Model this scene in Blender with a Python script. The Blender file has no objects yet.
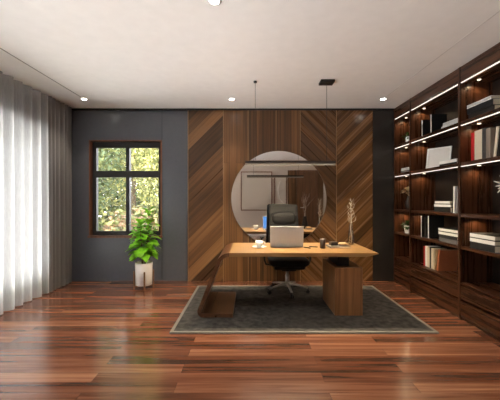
import bpy, bmesh, math, random
from mathutils import Vector, Matrix
rnd = random.Random(7)
PI = math.pi
scene = bpy.context.scene
C = scene.collection

# ------------------------------------------------------------------ camera, sky, exposure
F, HC, D = 310.0, 1.327, 5.05            # focal length in px, eye height, distance to the back wall
cd = bpy.data.cameras.new('camera')
cd.sensor_width = 36; cd.lens = 36 * F / 500; cd.shift_y = -0.001; cd.clip_start = 0.02
cam = bpy.data.objects.new('camera', cd); C.objects.link(cam)
cam.location = (0, 0, HC); cam.rotation_euler = (PI / 2, 0, 0)
scene.camera = cam

world = bpy.data.worlds.new('overcast_sky_with_fill'); scene.world = world
world.use_nodes = True
bg = world.node_tree.nodes['Background']
# overcast sky above, unseen glow below the horizon added to light the ceiling
wn = world.node_tree
w_tc = wn.nodes.new('ShaderNodeTexCoord'); w_sx = wn.nodes.new('ShaderNodeSeparateXYZ'); w_rp = wn.nodes.new('ShaderNodeValToRGB')
w_ma = wn.nodes.new('ShaderNodeMath'); w_ma.operation = 'MULTIPLY_ADD'; w_ma.inputs[1].default_value = .5; w_ma.inputs[2].default_value = .5
wn.links.new(w_tc.outputs['Generated'], w_sx.inputs[0]); wn.links.new(w_sx.outputs['Z'], w_ma.inputs[0]); wn.links.new(w_ma.outputs[0], w_rp.inputs['Fac'])
w_rp.color_ramp.elements[0].position = .10; w_rp.color_ramp.elements[0].color = (1, .98, .95, 1)
w_rp.color_ramp.elements[1].position = .50; w_rp.color_ramp.elements[1].color = (.24, .245, .255, 1)
wn.links.new(w_rp.outputs['Color'], bg.inputs['Color'])
bg.inputs['Strength'].default_value = 22.0

sd = bpy.data.lights.new('sun', 'SUN'); sd.energy = 3.0; sd.angle = 0.15; sd.color = (1, .95, .86)
sun = bpy.data.objects.new('sun', sd); C.objects.link(sun)
sun.rotation_euler = (math.radians(48), 0, math.radians(-12))

def portal(name, loc, rot, sx, sy):
    l = bpy.data.lights.new(name, 'AREA'); l.shape = 'RECTANGLE'; l.size = sx; l.size_y = sy
    l.cycles.is_portal = True
    o = bpy.data.objects.new(name, l); C.objects.link(o); o.location = loc; o.rotation_euler = rot
portal('window_portal', (-3.27, 1.62, 1.17), (0, -PI / 2, 0), 2.4, 5.7)
portal('window_portal', (-2.03, 5.42, 1.5), (-PI / 2, 0, 0), 1.3, 1.7)

vs = scene.view_settings
vs.view_transform = 'Standard'; vs.look = 'None'; vs.gamma = 1.0; vs.use_curve_mapping = False
vs.exposure = 0.98

# ------------------------------------------------------------------ mesh helpers
def box(bm, x0, x1, y0, y1, z0, z1, bev=0.0, seg=2, mat=0):
    r = bmesh.ops.create_cube(bm, size=1)
    vs_ = r['verts']
    for v in vs_:
        v.co = Vector(((x0 + x1) / 2 + v.co.x * (x1 - x0), (y0 + y1) / 2 + v.co.y * (y1 - y0), (z0 + z1) / 2 + v.co.z * (z1 - z0)))
    fs = {f for v in vs_ for f in v.link_faces}
    for f in fs: f.material_index = mat
    if bev:
        es = {e for v in vs_ for e in v.link_edges}
        bmesh.ops.bevel(bm, geom=list(es), offset=bev, segments=seg, profile=0.5, affect='EDGES', clamp_overlap=True)
    return vs_

def lathe(bm, prof, seg=24, cx=0, cy=0, smooth=True, mat=0, cap0=True, cap1=True):
    rings = []
    for r, z in prof:
        rings.append([bm.verts.new((cx + r * math.cos(2 * PI * i / seg), cy + r * math.sin(2 * PI * i / seg), z)) for i in range(seg)])
    for a, b in zip(rings, rings[1:]):
        for i in range(seg):
            f = bm.faces.new((a[i], a[(i + 1) % seg], b[(i + 1) % seg], b[i])); f.smooth = smooth; f.material_index = mat
    if cap0: bm.faces.new(list(reversed(rings[0]))).material_index = mat
    if cap1: bm.faces.new(rings[-1]).material_index = mat

def tube(bm, pts, rad, seg=10, mat=0, caps=True, squash=1.0):
    pts = [Vector(p) for p in pts]
    rads = rad if isinstance(rad, (list, tuple)) else [rad] * len(pts)
    rings = []; up = None
    for i, p in enumerate(pts):
        t = (pts[min(i + 1, len(pts) - 1)] - pts[max(i - 1, 0)]).normalized()
        if up is None:
            up = Vector((0, 0, 1)) if abs(t.z) < .9 else Vector((0, 1, 0))
        a = t.cross(up)
        if a.length < 1e-4: a = t.cross(Vector((1, 0, 0)))
        a.normalize(); b = a.cross(t).normalized(); up = b
        rings.append([bm.verts.new(p + a * (rads[i] * math.cos(2 * PI * k / seg)) + b * (rads[i] * squash * math.sin(2 * PI * k / seg))) for k in range(seg)])
    for r, s in zip(rings, rings[1:]):
        for k in range(seg):
            f = bm.faces.new((r[k], r[(k + 1) % seg], s[(k + 1) % seg], s[k])); f.smooth = True; f.material_index = mat
    if caps:
        bm.faces.new(list(reversed(rings[0]))).material_index = mat
        bm.faces.new(rings[-1]).material_index = mat

def prism(bm, prof, y0, y1, mat=0, smooth=False):
    """closed XZ profile pushed along Y"""
    a = [bm.verts.new((x, y0, z)) for x, z in prof]
    b = [bm.verts.new((x, y1, z)) for x, z in prof]
    n = len(prof)
    bm.faces.new(a); bm.faces.new(list(reversed(b)))
    for i in range(n):
        f = bm.faces.new((a[i], b[i], b[(i + 1) % n], a[(i + 1) % n])); f.smooth = smooth; f.material_index = mat

def cushion(bm, sx, sy, sz, m=None, n=4.0, seg=20):
    """superellipsoid cushion, full sizes sx sy sz, moved by matrix m"""
    r = bmesh.ops.create_uvsphere(bm, u_segments=seg * 2, v_segments=seg, radius=1)
    def p(c, e): return math.copysign(abs(c) ** e, c)
    for v in r['verts']:
        x, y, z = v.co
        th = math.atan2(y, x); ph = math.asin(max(-1, min(1, z)))
        e = 2 / n
        v.co = Vector((p(math.cos(ph), .6) * p(math.cos(th), e) * sx / 2, p(math.cos(ph), .6) * p(math.sin(th), e) * sy / 2, p(math.sin(ph), .75) * sz / 2))
        if m is not None: v.co = m @ v.co
    for v in r['verts']:
        for f in v.link_faces: f.smooth = True

def mx(bm, m): bmesh.ops.transform(bm, matrix=m, verts=bm.verts)
def link(name, bm, mats, parent=None, loc=None, recalc=True):
    me = bpy.data.meshes.new(name)
    if recalc: bmesh.ops.recalc_face_normals(bm, faces=bm.faces)
    bm.to_mesh(me); bm.free()
    for m in (mats if isinstance(mats, (list, tuple)) else [mats]): me.materials.append(m)
    o = bpy.data.objects.new(name, me); C.objects.link(o)
    if parent is not None: o.parent = parent
    if loc is not None: o.location = loc
    return o

def thing(name, label, cat, loc=(0, 0, 0), rot=(0, 0, 0), group=None):
    o = bpy.data.objects.new(name, None); C.objects.link(o)
    o.empty_display_size = .05
    o.location = loc; o.rotation_euler = rot
    o['label'] = label; o['category'] = cat
    if group: o['group'] = group
    return o
def tag(o, label, cat, group=None):
    o['label'] = label; o['category'] = cat
    if group: o['group'] = group
    return o
def struct(o, label=None, cat=None):
    o['kind'] = 'structure'
    if label: o['label'] = label
    if cat: o['category'] = cat
    return o
def sempty(name, loc=(0, 0, 0)):
    o = bpy.data.objects.new(name, None); C.objects.link(o); o.location = loc
    o['kind'] = 'structure'
    return o
def B(*a, **k):
    bm = bmesh.new(); box(bm, *a, **k); return bm

# ------------------------------------------------------------------ materials
def srgb(r, g, b):
    f = lambda c: (c / 255 / 12.92) if c / 255 <= .04045 else ((c / 255 + .055) / 1.055) ** 2.4
    return (f(r), f(g), f(b), 1)
def mat(name, col, rough=.5, metal=0.0, spec=.5, bump=0, bscale=60, var=0, coat=0):
    m = bpy.data.materials.new(name); m.use_nodes = True
    nt = m.node_tree; p = nt.nodes['Principled BSDF']
    p.inputs['Base Color'].default_value = col
    p.inputs['Roughness'].default_value = rough; p.inputs['Metallic'].default_value = metal
    p.inputs['Specular IOR Level'].default_value = spec
    p.inputs['Coat Weight'].default_value = coat
    tc = nt.nodes.new('ShaderNodeTexCoord')
    n = nt.nodes.new('ShaderNodeTexNoise'); n.inputs['Scale'].default_value = bscale; n.inputs['Detail'].default_value = 4
    nt.links.new(tc.outputs['Object'], n.inputs['Vector'])
    if var:
        r = nt.nodes.new('ShaderNodeValToRGB')
        r.color_ramp.elements[0].position = .3; r.color_ramp.elements[1].position = .7
        r.color_ramp.elements[0].color = [c * (1 - var) for c in col[:3]] + [1]
        r.color_ramp.elements[1].color = [min(1, c * (1 + var)) for c in col[:3]] + [1]
        nt.links.new(n.outputs['Fac'], r.inputs['Fac']); nt.links.new(r.outputs['Color'], p.inputs['Base Color'])
    if bump:
        b = nt.nodes.new('ShaderNodeBump'); b.inputs['Strength'].default_value = bump; b.inputs['Distance'].default_value = .01
        nt.links.new(n.outputs['Fac'], b.inputs['Height']); nt.links.new(b.outputs['Normal'], p.inputs['Normal'])
    return m
def emit(name, col, strength, base=(.8, .8, .8, 1)):
    m = bpy.data.materials.new(name); m.use_nodes = True
    p = m.node_tree.nodes['Principled BSDF']
    p.inputs['Base Color'].default_value = base
    p.inputs['Emission Color'].default_value = col; p.inputs['Emission Strength'].default_value = strength
    return m
def wood(name, u, v, w, stops, length=30, width=30, gap=0.0, rough=.4, rnd_amt=.5, grain=16, along=1.1, spec=.5, coat=0, bump=.1):
    """planks run along u, stack along v; stops = list of (position, colour)"""
    m = bpy.data.materials.new(name); m.use_nodes = True
    nt = m.node_tree; N = nt.nodes.new; L = nt.links.new; p = nt.nodes['Principled BSDF']
    tc = N('ShaderNodeTexCoord')
    def dot(vec):
        d = N('ShaderNodeVectorMath'); d.operation = 'DOT_PRODUCT'; d.inputs[1].default_value = vec
        L(tc.outputs['Object'], d.inputs[0]); return d.outputs['Value']
    U, V, W = dot(u), dot(v), dot(w)
    cb = N('ShaderNodeCombineXYZ'); sh = N('ShaderNodeMath'); sh.operation = 'ADD'; sh.inputs[1].default_value = length * .31
    L(U, sh.inputs[0]); L(sh.outputs[0], cb.inputs[0]); L(V, cb.inputs[1])
    br = N('ShaderNodeTexBrick'); br.offset = .37; br.offset_frequency = 2; br.squash = 1
    br.inputs['Color1'].default_value = (0, 0, 0, 1); br.inputs['Color2'].default_value = (1, 1, 1, 1); br.inputs['Mortar'].default_value = (.5, .5, .5, 1)
    br.inputs['Scale'].default_value = 1; br.inputs['Mortar Size'].default_value = gap; br.inputs['Mortar Smooth'].default_value = .2
    br.inputs['Brick Width'].default_value = length; br.inputs['Row Height'].default_value = width
    L(cb.outputs[0], br.inputs['Vector'])
    def math_(op, a, b):
        n = N('ShaderNodeMath'); n.operation = op
        for i, q in enumerate((a, b)):
            if isinstance(q, (int, float)): n.inputs[i].default_value = q
            else: L(q, n.inputs[i])
        return n.outputs[0]
    bw = N('ShaderNodeRGBToBW'); L(br.outputs['Color'], bw.inputs[0]); R = bw.outputs[0]
    c2 = N('ShaderNodeCombineXYZ')
    L(math_('ADD', math_('MULTIPLY', U, along), math_('MULTIPLY', R, 41.0)), c2.inputs[0])
    L(math_('MULTIPLY', V, grain), c2.inputs[1]); L(math_('MULTIPLY', W, grain), c2.inputs[2])
    n1 = N('ShaderNodeTexNoise'); n1.inputs['Scale'].default_value = 1; n1.inputs['Detail'].default_value = 6; n1.inputs['Roughness'].default_value = .6; n1.inputs['Distortion'].default_value = .7
    L(c2.outputs[0], n1.inputs['Vector'])
    fac = math_('ADD', math_('MULTIPLY', n1.outputs['Fac'], 1 - rnd_amt * .6), math_('MULTIPLY', math_('SUBTRACT', R, .5), rnd_amt))
    fac = math_('ADD', fac, rnd_amt * .3)
    rp = N('ShaderNodeValToRGB'); els = rp.color_ramp.elements
    els[0].position, els[0].color = stops[0]; els[1].position, els[1].color = stops[-1]
    for q, c in stops[1:-1]:
        e = els.new(q); e.color = c
    L(fac, rp.inputs['Fac'])
    out = rp.outputs['Color']
    if gap:
        mx = N('ShaderNodeMixRGB'); mx.blend_type = 'MULTIPLY'
        L(math_('MULTIPLY', br.outputs['Fac'], .65), mx.inputs['Fac']); L(out, mx.inputs['Color1']); mx.inputs['Color2'].default_value = (.1, .08, .06, 1)
        out = mx.outputs['Color']
    L(out, p.inputs['Base Color'])
    p.inputs['Specular IOR Level'].default_value = spec; p.inputs['Coat Weight'].default_value = coat; p.inputs['Coat Roughness'].default_value = .12
    L(math_('ADD', math_('MULTIPLY', n1.outputs['Fac'], .16), rough - .08), p.inputs['Roughness'])
    if bump:
        b = N('ShaderNodeBump'); b.inputs['Strength'].default_value = bump; b.inputs['Distance'].default_value = .004
        L(math_('SUBTRACT', n1.outputs['Fac'], math_('MULTIPLY', br.outputs['Fac'], 1.5)), b.inputs['Height']); L(b.outputs['Normal'], p.inputs['Normal'])
    return m
def glass(name, tint=(1, 1, 1, 1), refl=1.0):
    m = bpy.data.materials.new(name); m.use_nodes = True
    nt = m.node_tree; nt.nodes.remove(nt.nodes['Principled BSDF']); N = nt.nodes.new; L = nt.links.new
    t = N('ShaderNodeBsdfTransparent'); t.inputs[0].default_value = tint
    g = N('ShaderNodeBsdfGlossy'); g.inputs['Roughness'].default_value = .02
    fr = N('ShaderNodeFresnel'); fr.inputs['IOR'].default_value = 1.45
    mu = N('ShaderNodeMath'); mu.operation = 'MULTIPLY'; mu.inputs[1].default_value = refl; L(fr.outputs[0], mu.inputs[0])
    mx = N('ShaderNodeMixShader'); L(mu.outputs[0], mx.inputs[0]); L(t.outputs[0], mx.inputs[1]); L(g.outputs[0], mx.inputs[2])
    L(mx.outputs[0], nt.nodes['Material Output'].inputs['Surface'])
    return m
def sheer(name, col, clear):
    m = bpy.data.materials.new(name); m.use_nodes = True
    nt = m.node_tree; nt.nodes.remove(nt.nodes['Principled BSDF']); N = nt.nodes.new; L = nt.links.new
    t = N('ShaderNodeBsdfTransparent')
    tl = N('ShaderNodeBsdfTranslucent'); tl.inputs[0].default_value = col
    d = N('ShaderNodeBsdfDiffuse'); d.inputs[0].default_value = col
    tc = N('ShaderNodeTexCoord'); mp = N('ShaderNodeMapping'); mp.inputs['Scale'].default_value = (60, 60, 4)
    n = N('ShaderNodeTexNoise'); n.inputs['Scale'].default_value = 3
    L(tc.outputs['Object'], mp.inputs[0]); L(mp.outputs[0], n.inputs['Vector'])
    ma = N('ShaderNodeMath'); ma.operation = 'MULTIPLY_ADD'; ma.inputs[1].default_value = .25; ma.inputs[2].default_value = 1 - clear - .125
    L(n.outputs['Fac'], ma.inputs[0])
    a = N('ShaderNodeMixShader'); a.inputs[0].default_value = .5; L(tl.outputs[0], a.inputs[1]); L(d.outputs[0], a.inputs[2])
    b = N('ShaderNodeMixShader'); L(ma.outputs[0], b.inputs[0]); L(t.outputs[0], b.inputs[1]); L(a.outputs[0], b.inputs[2])
    L(b.outputs[0], nt.nodes['Material Output'].inputs['Surface'])
    return m

X3, Y3, Z3 = (1, 0, 0), (0, 1, 0), (0, 0, 1)
S = math.sqrt(.5)
floor_m = wood('floor_planks', X3, Y3, Z3, [(.27, srgb(74, 44, 31)), (.42, srgb(108, 66, 47)), (.58, srgb(133, 86, 63)), (.76, srgb(172, 124, 94))], length=1.7, width=.125, gap=.0014, rough=.21, rnd_amt=.30, grain=17, along=.8, spec=.5, coat=.3, bump=.05)
wst = [(.22, srgb(54, 36, 21)), (.44, srgb(90, 61, 36)), (.6, srgb(115, 80, 48)), (.82, srgb(148, 108, 69))]
wall_up = wood('walnut_diagonal_rising', (S, 0, S), (-S, 0, S), Y3, wst, length=80, width=.17, gap=.002, rough=.3, rnd_amt=.46, grain=24, along=.5)
wall_chev_up = wood('walnut_chevron_rising', (S, 0, S), (-S, 0, S), Y3, wst, length=80, width=.11, gap=.002, rough=.26, rnd_amt=.32, grain=26, along=.5)
wall_chev_dn = wood('walnut_chevron_falling', (S, 0, -S), (S, 0, S), Y3, wst, length=80, width=.11, gap=.002, rough=.28, rnd_amt=.32, grain=26, along=.5)
wall_vert = wood('walnut_upright', Z3, X3, Y3, wst, length=6, width=.11, gap=.002, rough=.32, rnd_amt=.25, grain=26, along=.5)
wall_vert_fine = wood('walnut_upright_slats', Z3, X3, Y3, wst, length=6, width=.055, gap=.004, rough=.32, rnd_amt=.3, grain=26, along=.5)
cst = [(.25, srgb(30, 17, 10)), (.45, srgb(55, 32, 19)), (.62, srgb(75, 44, 27)), (.85, srgb(102, 63, 40))]
case_v = wood('cabinet_walnut_upright', Z3, X3, Y3, cst, rough=.28, rnd_amt=0, grain=22, along=.8)
case_h = wood('cabinet_walnut_level', Y3, Z3, X3, cst, rough=.28, rnd_amt=0, grain=22, along=.8)
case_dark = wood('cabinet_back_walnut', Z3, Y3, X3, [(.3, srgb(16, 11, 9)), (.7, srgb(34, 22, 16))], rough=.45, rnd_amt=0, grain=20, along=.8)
dst = [(.25, srgb(100, 74, 44)), (.5, srgb(140, 107, 67)), (.7, srgb(158, 123, 81)), (.9, srgb(180, 146, 102))]  # walnut lightened a little for the pendant light on the top
desk_top_m = wood('desk_walnut_top_lit', X3, Y3, Z3, dst, rough=.32, rnd_amt=0, grain=20, along=.9)
dst2 = [(.25, srgb(82, 53, 33)), (.5, srgb(128, 88, 55)), (.7, srgb(150, 106, 70)), (.9, srgb(174, 128, 88))]
desk_v = wood('desk_walnut_upright', Z3, X3, Y3, dst2, rough=.3, rnd_amt=0, grain=24, along=.8)
desk_leg_m = wood('desk_walnut_leg_shaded', Y3, X3, Z3, [(.25, srgb(52, 32, 20)), (.5, srgb(84, 54, 34)), (.7, srgb(104, 70, 46)), (.9, srgb(126, 90, 62))], rough=.3, rnd_amt=0, grain=20, along=.8)  # walnut darkened to hold the shade on leg and foot
frame_wood = wood('window_lining_wood', Z3, X3, Y3, [(.3, srgb(88, 50, 32)), (.7, srgb(128, 80, 54))], rough=.35, rnd_amt=0)
door_wood = wood('door_wood', Z3, X3, Y3, [(.3, srgb(88, 58, 38)), (.7, srgb(126, 88, 60))], rough=.4, rnd_amt=0)

grey_wall = mat('grey_wall_paint', srgb(92, 95, 103), .24, bump=.03, bscale=30, var=.04)
dark_gloss = mat('black_gloss_panel', srgb(46, 43, 41), .18, var=.1, bscale=4)
plaster = mat('ceiling_plaster', srgb(240, 237, 234), .75, bump=.05, bscale=9, var=.02)
beige = mat('beige_plaster', srgb(208, 195, 183), .8, bump=.05, bscale=20, var=.02)
black_metal = mat('black_metal', srgb(22, 22, 23), .38, .3, var=.1)
black_paint = mat('black_paint', srgb(18, 18, 19), .5, var=.1)
window_black = mat('window_frame_black', srgb(24, 21, 19), .45, var=.1)
brass = mat('brass_inlay', srgb(170, 140, 105), .35, .6, var=.1)
white_ceramic = mat('white_ceramic', srgb(246, 245, 243), .28, var=.02)
white_matt = mat('white_matt', srgb(228, 226, 222), .6, var=.03)
leather = mat('black_leather', srgb(19, 18, 18), .5, spec=.22, bump=.15, bscale=220, var=.12)
chrome = mat('polished_aluminium', srgb(225, 222, 218), .38, .85, var=.03)
plastic = mat('black_plastic', srgb(20, 20, 21), .4, var=.1)
alu = mat('laptop_aluminium', srgb(170, 174, 180), .42, .1, var=.02)
soil = mat('potting_soil', srgb(58, 40, 28), .95, bump=.8, bscale=90, var=.4)
bark = mat('bark', srgb(92, 76, 58), .9, bump=.5, bscale=30, var=.3)
stem_m = mat('plant_stem', srgb(104, 84, 56), .7, var=.2)
leaf_m = mat('plant_leaf', srgb(136, 204, 48), .36, var=.35, bscale=9)
mini_leaf = mat('dark_small_leaf', srgb(62, 92, 42), .5, var=.35, bscale=25)
stand_wood = mat('stand_wood', srgb(120, 86, 58), .45, var=.15)
twig = mat('pale_twig', srgb(206, 190, 172), .7, var=.12)
dried = mat('dried_flower', srgb(176, 150, 116), .8, var=.2)
mirror_m = mat('mirror_silver', (.86, .84, .82, 1), .015, 1)
screen_m = emit('laptop_screen', srgb(60, 140, 230), .6, (.01, .01, .012, 1))
led_m = emit('led_strip_light', (1, .9, .78, 1), .48)
puck_m = emit('puck_light_lens', (1, .8, .55, 1), 1.2)
pend_m = emit('pendant_light', (1, .82, .55, 1), 290)
lens_m = emit('downlight_lens', (1, .93, .82, 1), 25)
pages_m = mat('book_pages', srgb(222, 212, 194), .8, var=.06, bscale=160)
glass_m = glass('window_glass')
vase_glass = glass('vase_glass', (.97, .98, .98, 1), .8)
ground_m = mat('garden_grass', srgb(104, 112, 62), .9, var=.3, bscale=3)

# ------------------------------------------------------------------ room shell
XL, XR, YB, YF, H = -3.06, 2.72, 5.05, -1.5, 2.80
XW0, XW1 = -1.0, 1.987                      # wood panelling
struct(link('floor', B(XL - .2, XR + .2, YF - .2, YB + .2, -.12, 0), floor_m))
struct(link('ceiling', B(XL - .2, XR + .2, YF - .2, YB + .2, H, H + .15), plaster))
# back wall, with the opening of the small window
wx0, wx1, wz0, wz1 = -2.62, -1.433, .716, 2.296
bm = bmesh.new()
for a in ((XL - .2, wx0, 0, H), (wx1, XR + .2, 0, H), (wx0, wx1, 0, wz0), (wx0, wx1, wz1, H)):
    box(bm, a[0], a[1], YB, YB + .2, a[2], a[3])
struct(link('wall_back', bm, grey_wall))
# left wall with the long garden window
LY0, LY1, LZ1 = -1.2, 4.42, 2.30
bm = bmesh.new()
box(bm, XL - .2, XL, YF, LY0, 0, H); box(bm, XL - .2, XL, LY1, YB, 0, H); box(bm, XL - .2, XL, LY0, LY1, LZ1, H); box(bm, XL - .2, XL, LY0, LY1, 0, .06)
struct(link('wall_left', bm, grey_wall))
struct(link('wall_right', B(XR, XR + .2, YF, YB, 0, H), beige))
struct(link('wall_front', B(XL - .2, XR + .2, YF - .2, YF, 0, H), beige))

# wall panelling
def panel(i, x0, x1, m, y=.03):
    struct(link('trim_%d' % i, B(x0, x1, YB - y, YB, 0, H - .03, bev=.002, seg=1), m))
panel(1, XW0, -.434, wall_up)
panel(2, -.430, -.032, wall_vert)
panel(3, -.028, .421, wall_vert_fine)
panel(4, .425, .812, wall_vert_fine)
panel(5, .816, 1.398, wall_chev_dn)
panel(6, 1.402, XW1, wall_chev_up)
panel(7, XW1 + .004, 2.33, dark_gloss, .026)
bm = bmesh.new()
for x in (XW0 - .003, -.432, -.030, .423, .814, 1.40): box(bm, x - .0035, x + .0035, YB - .034, YB - .002, 0, H - .03)
struct(link('trim_8', bm, brass))
struct(link('trim_9', B(-2.95, 2.33, YB - .035, YB, H - .028, H), black_paint))          # solid black strip painted as the shade of a gap under the ceiling
bm = bmesh.new()
box(bm, -1.436, -1.430, YB - .0035, YB, 0, wz0 - .0); box(bm, -1.436, -1.430, YB - .0035, YB, wz1, H - .03)
struct(link('trim_10', bm, black_paint))
# ceiling slots that run towards the window wall
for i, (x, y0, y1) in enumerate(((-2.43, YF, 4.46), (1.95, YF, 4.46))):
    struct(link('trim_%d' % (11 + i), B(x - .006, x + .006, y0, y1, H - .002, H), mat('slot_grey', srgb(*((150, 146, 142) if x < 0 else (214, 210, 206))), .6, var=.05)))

# small window in the back wall
w1 = sempty('window_1')
bm = bmesh.new(); t = .022
box(bm, wx0, wx0 + t, YB - .012, YB + .14, wz0, wz1); box(bm, wx1 - t, wx1, YB - .012, YB + .14, wz0, wz1)
box(bm, wx0, wx1, YB - .012, YB + .14, wz1 - t, wz1); box(bm, wx0 - .01, wx1 + .01, YB - .03, YB + .14, wz0 - .012, wz0 + t)
link('window_lining', bm, frame_wood, w1)
ix0, ix1, iz0, iz1 = wx0 + t, wx1 - t, wz0 + t, wz1 - t
X_ = lambda px: (px - 250) / 61.4 * (5.13 / 5.05)
Z_ = lambda py: HC - (py - 199.5) / 61.4 * (5.13 / 5.05)
px0, px1, px2, px3 = X_(97), X_(126.5), X_(130), X_(159)
pz0, pz1, pz2, pz3 = Z_(231), Z_(177.5), Z_(171), Z_(148)
bm = bmesh.new(); ya, yb = YB + .06, YB + .125
box(bm, ix0, px0, ya, yb, iz0, iz1); box(bm, px3, ix1, ya, yb, iz0, iz1); box(bm, px0, px3, ya, yb, iz0, pz0); box(bm, px0, px3, ya, yb, pz3, iz1)
link('window_frame', bm, window_black, w1)
bm = bmesh.new(); box(bm, px1, px2, ya - .005, yb, pz0, pz3); link('mullion', bm, window_black, w1)
bm = bmesh.new(); box(bm, px0, px1, ya - .005, yb, pz1, pz2); box(bm, px2, px3, ya - .005, yb, pz1, pz2); link('transom', bm, window_black, w1)
for a, b in ((px0, px1), (px2, px3)):
    for c, d in ((pz0, pz1), (pz2, pz3)): link('pane', B(a, b, YB + .09, YB + .096, c, d), glass_m, w1)

# long garden window behind the curtains
w2 = sempty('window_2')
bm = bmesh.new()
box(bm, XL - .15, XL - .05, LY0, LY1, LZ1 - .09, LZ1); box(bm, XL - .15, XL - .05, LY0, LY1, .06, .14)
box(bm, XL - .15, XL - .05, LY0, LY0 + .07, .14, LZ1 - .09); box(bm, XL - .15, XL - .05, LY1 - .07, LY1, .14, LZ1 - .09)
link('window_frame', bm, window_black, w2)
nm = 5; step = (LY1 - LY0) / nm
for i in range(1, nm):
    link('mullion', B(XL - .15, XL - .05, LY0 + i * step - .035, LY0 + i * step + .035, .14, LZ1 - .09), window_black, w2)
for i in range(nm):
    link('pane', B(XL - .105, XL - .099, LY0 + i * step + .07 * (i == 0) + .035 * (i > 0), LY0 + (i + 1) * step - .07 * (i == nm - 1) - .035 * (i < nm - 1), .14, LZ1 - .09), glass_m, w2)

# door and skirting on the wall behind the camera (seen in the mirror)
d1 = sempty('door_1')
link('door_leaf', B(1.80, 2.44, YF, YF + .04, .005, 2.34, bev=.004), door_wood, d1)
bm = bmesh.new(); box(bm, 1.73, 1.80, YF, YF + .05, 0, 2.41); box(bm, 2.44, 2.51, YF, YF + .05, 0, 2.41); box(bm, 1.80, 2.44, YF, YF + .05, 2.34, 2.41)
link('door_frame', bm, door_wood, d1)
bm = bmesh.new(); tube(bm, [(1.87, YF + .04, 1.03), (1.87, YF + .10, 1.03), (1.99, YF + .10, 1.03)], .01)
link('door_handle', bm, chrome, d1)
struct(link('trim_13', B(1.40, 1.73, YF, YF + .02, 0, 2.41, bev=.002, seg=1), wall_vert))
struct(link('trim_14', B(2.51, XR, YF, YF + .02, 0, 2.41, bev=.002, seg=1), wall_vert))
struct(link('baseboard_front', B(XL, 1.40, YF, YF + .015, 0, .08), white_matt))

# ------------------------------------------------------------------ garden outside
struct(link('ground', B(-16, 8, YB + .2, 30, -.5, -.35), ground_m))
def crown(bm, c, r, n, size, flat=.8, mats=1):
    for _ in range(n):
        while True:
            q = Vector((rnd.uniform(-1, 1), rnd.uniform(-1, 1), rnd.uniform(-1, 1)))
            if .25 < q.length < 1: break
        p = Vector(c) + Vector((q.x * r[0], q.y * r[1], q.z * r[2]))
        a = Vector((rnd.gauss(0, 1), rnd.gauss(0, 1), rnd.gauss(0, 1))).normalized()
        b = a.cross(Vector((rnd.gauss(0, 1), rnd.gauss(0, 1), rnd.gauss(0, 1)))).normalized()
        s = size * rnd.uniform(.6, 1.3)
        v = [bm.verts.new(p + a * s), bm.verts.new(p + b * s * .5), bm.verts.new(p - a * s), bm.verts.new(p - b * s * .5)]
        bm.faces.new(v).material_index = rnd.randrange(mats)
tl = [mat('foliage_olive', srgb(104, 110, 58), .7, var=.4, bscale=2), mat('foliage_yellow', srgb(160, 156, 92), .7, var=.4, bscale=2), mat('foliage_green', srgb(80, 96, 62), .7, var=.4, bscale=2), mat('foliage_rust', srgb(128, 100, 66), .7, var=.3, bscale=2)]
def tree(x, y, h, r, label, ms, cz=.57, n=11000):
    t = thing('garden_tree', label, 'tree', (x, y, -.36), group='trees in the garden')
    bm = bmesh.new()
    pts = [(0, 0, 0), (.05, 0, h * .25), (-.04, .05, h * .5), (.05, 0, h * .85)]
    tube(bm, pts, [.13, .1, .08, .03], 8)
    for k in range(5):
        a = rnd.uniform(0, 2 * PI); z = h * rnd.uniform(.3, .6)
        tube(bm, [(0, 0, z), (math.cos(a) * r * .4, math.sin(a) * r * .4, z + h * .12), (math.cos(a) * r * .75, math.sin(a) * r * .75, z + h * .25)], [.05, .03, .015], 6)
    link('trunk', bm, bark, t)
    bm = bmesh.new(); crown(bm, (0, 0, h * cz), (r, r, h * (1 - cz)), n, .062, mats=len(ms))
    link('foliage', bm, ms, t, recalc=False)
tree(-4.9, 9.6, 7.6, 1.0, 'olive green tree seen through left half of the small window', [tl[0], tl[2]])
tree(-2.8, 9.7, 7.4, 1.0, 'yellow leaved tree seen through right half of the small window', [tl[1], tl[0]])
tree(-5.0, 13.2, 9.5, 1.8, 'tall pale tree between and behind the two nearer garden trees', [tl[2], tl[1]])
tree(-7.9, 11.2, 8, 1.6, 'green tree left of the olive tree in the garden', [tl[2], tl[0]])
tree(-1.6, 13.4, 9.5, 1.6, 'rust tinged tree behind the yellow leaved garden tree', [tl[3], tl[1]])
tree(-8.2, 3.2, 4.6, 1.3, 'garden tree showing faintly through the sheer curtain at left', [tl[2], tl[0]])
def hedge(x, y, rot, n, label):
    hg = thing('hedge', label, 'hedge', (x, y, -.36), (0, 0, rot))
    bm = bmesh.new()
    for k in range(n): tube(bm, [(k * 1.2, 0, 0), (k * 1.2 + .1, .1, 1.5), (k * 1.2 - .05, 0, 3.2)], [.06, .05, .02], 6)
    link('stem', bm, bark, hg)
    bm = bmesh.new()
    for k in range(n):
        crown(bm, (k * 1.2, rnd.uniform(-.2, .2), rnd.uniform(2.7, 3.2)), (1.1, .8, rnd.uniform(2.0, 2.4)), 1000, .16, mats=3)
        crown(bm, (k * 1.2 + .5, rnd.uniform(-.2, .2), 1.0), (1.1, .8, 1.0), 700, .15, mats=3)
    link('foliage', bm, [tl[2], tl[0], tl[1]], hg, recalc=False)
hedge(-11.0, 16.6, 0, 10, 'tall dense green hedge closing the garden behind the trees in the small window')
hedge(-11.0, -4.5, PI / 2, 11, 'tall hedge added to dim the sky, showing faintly through the sheer curtain at left')  # added to block bright sky behind the sheer
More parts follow.
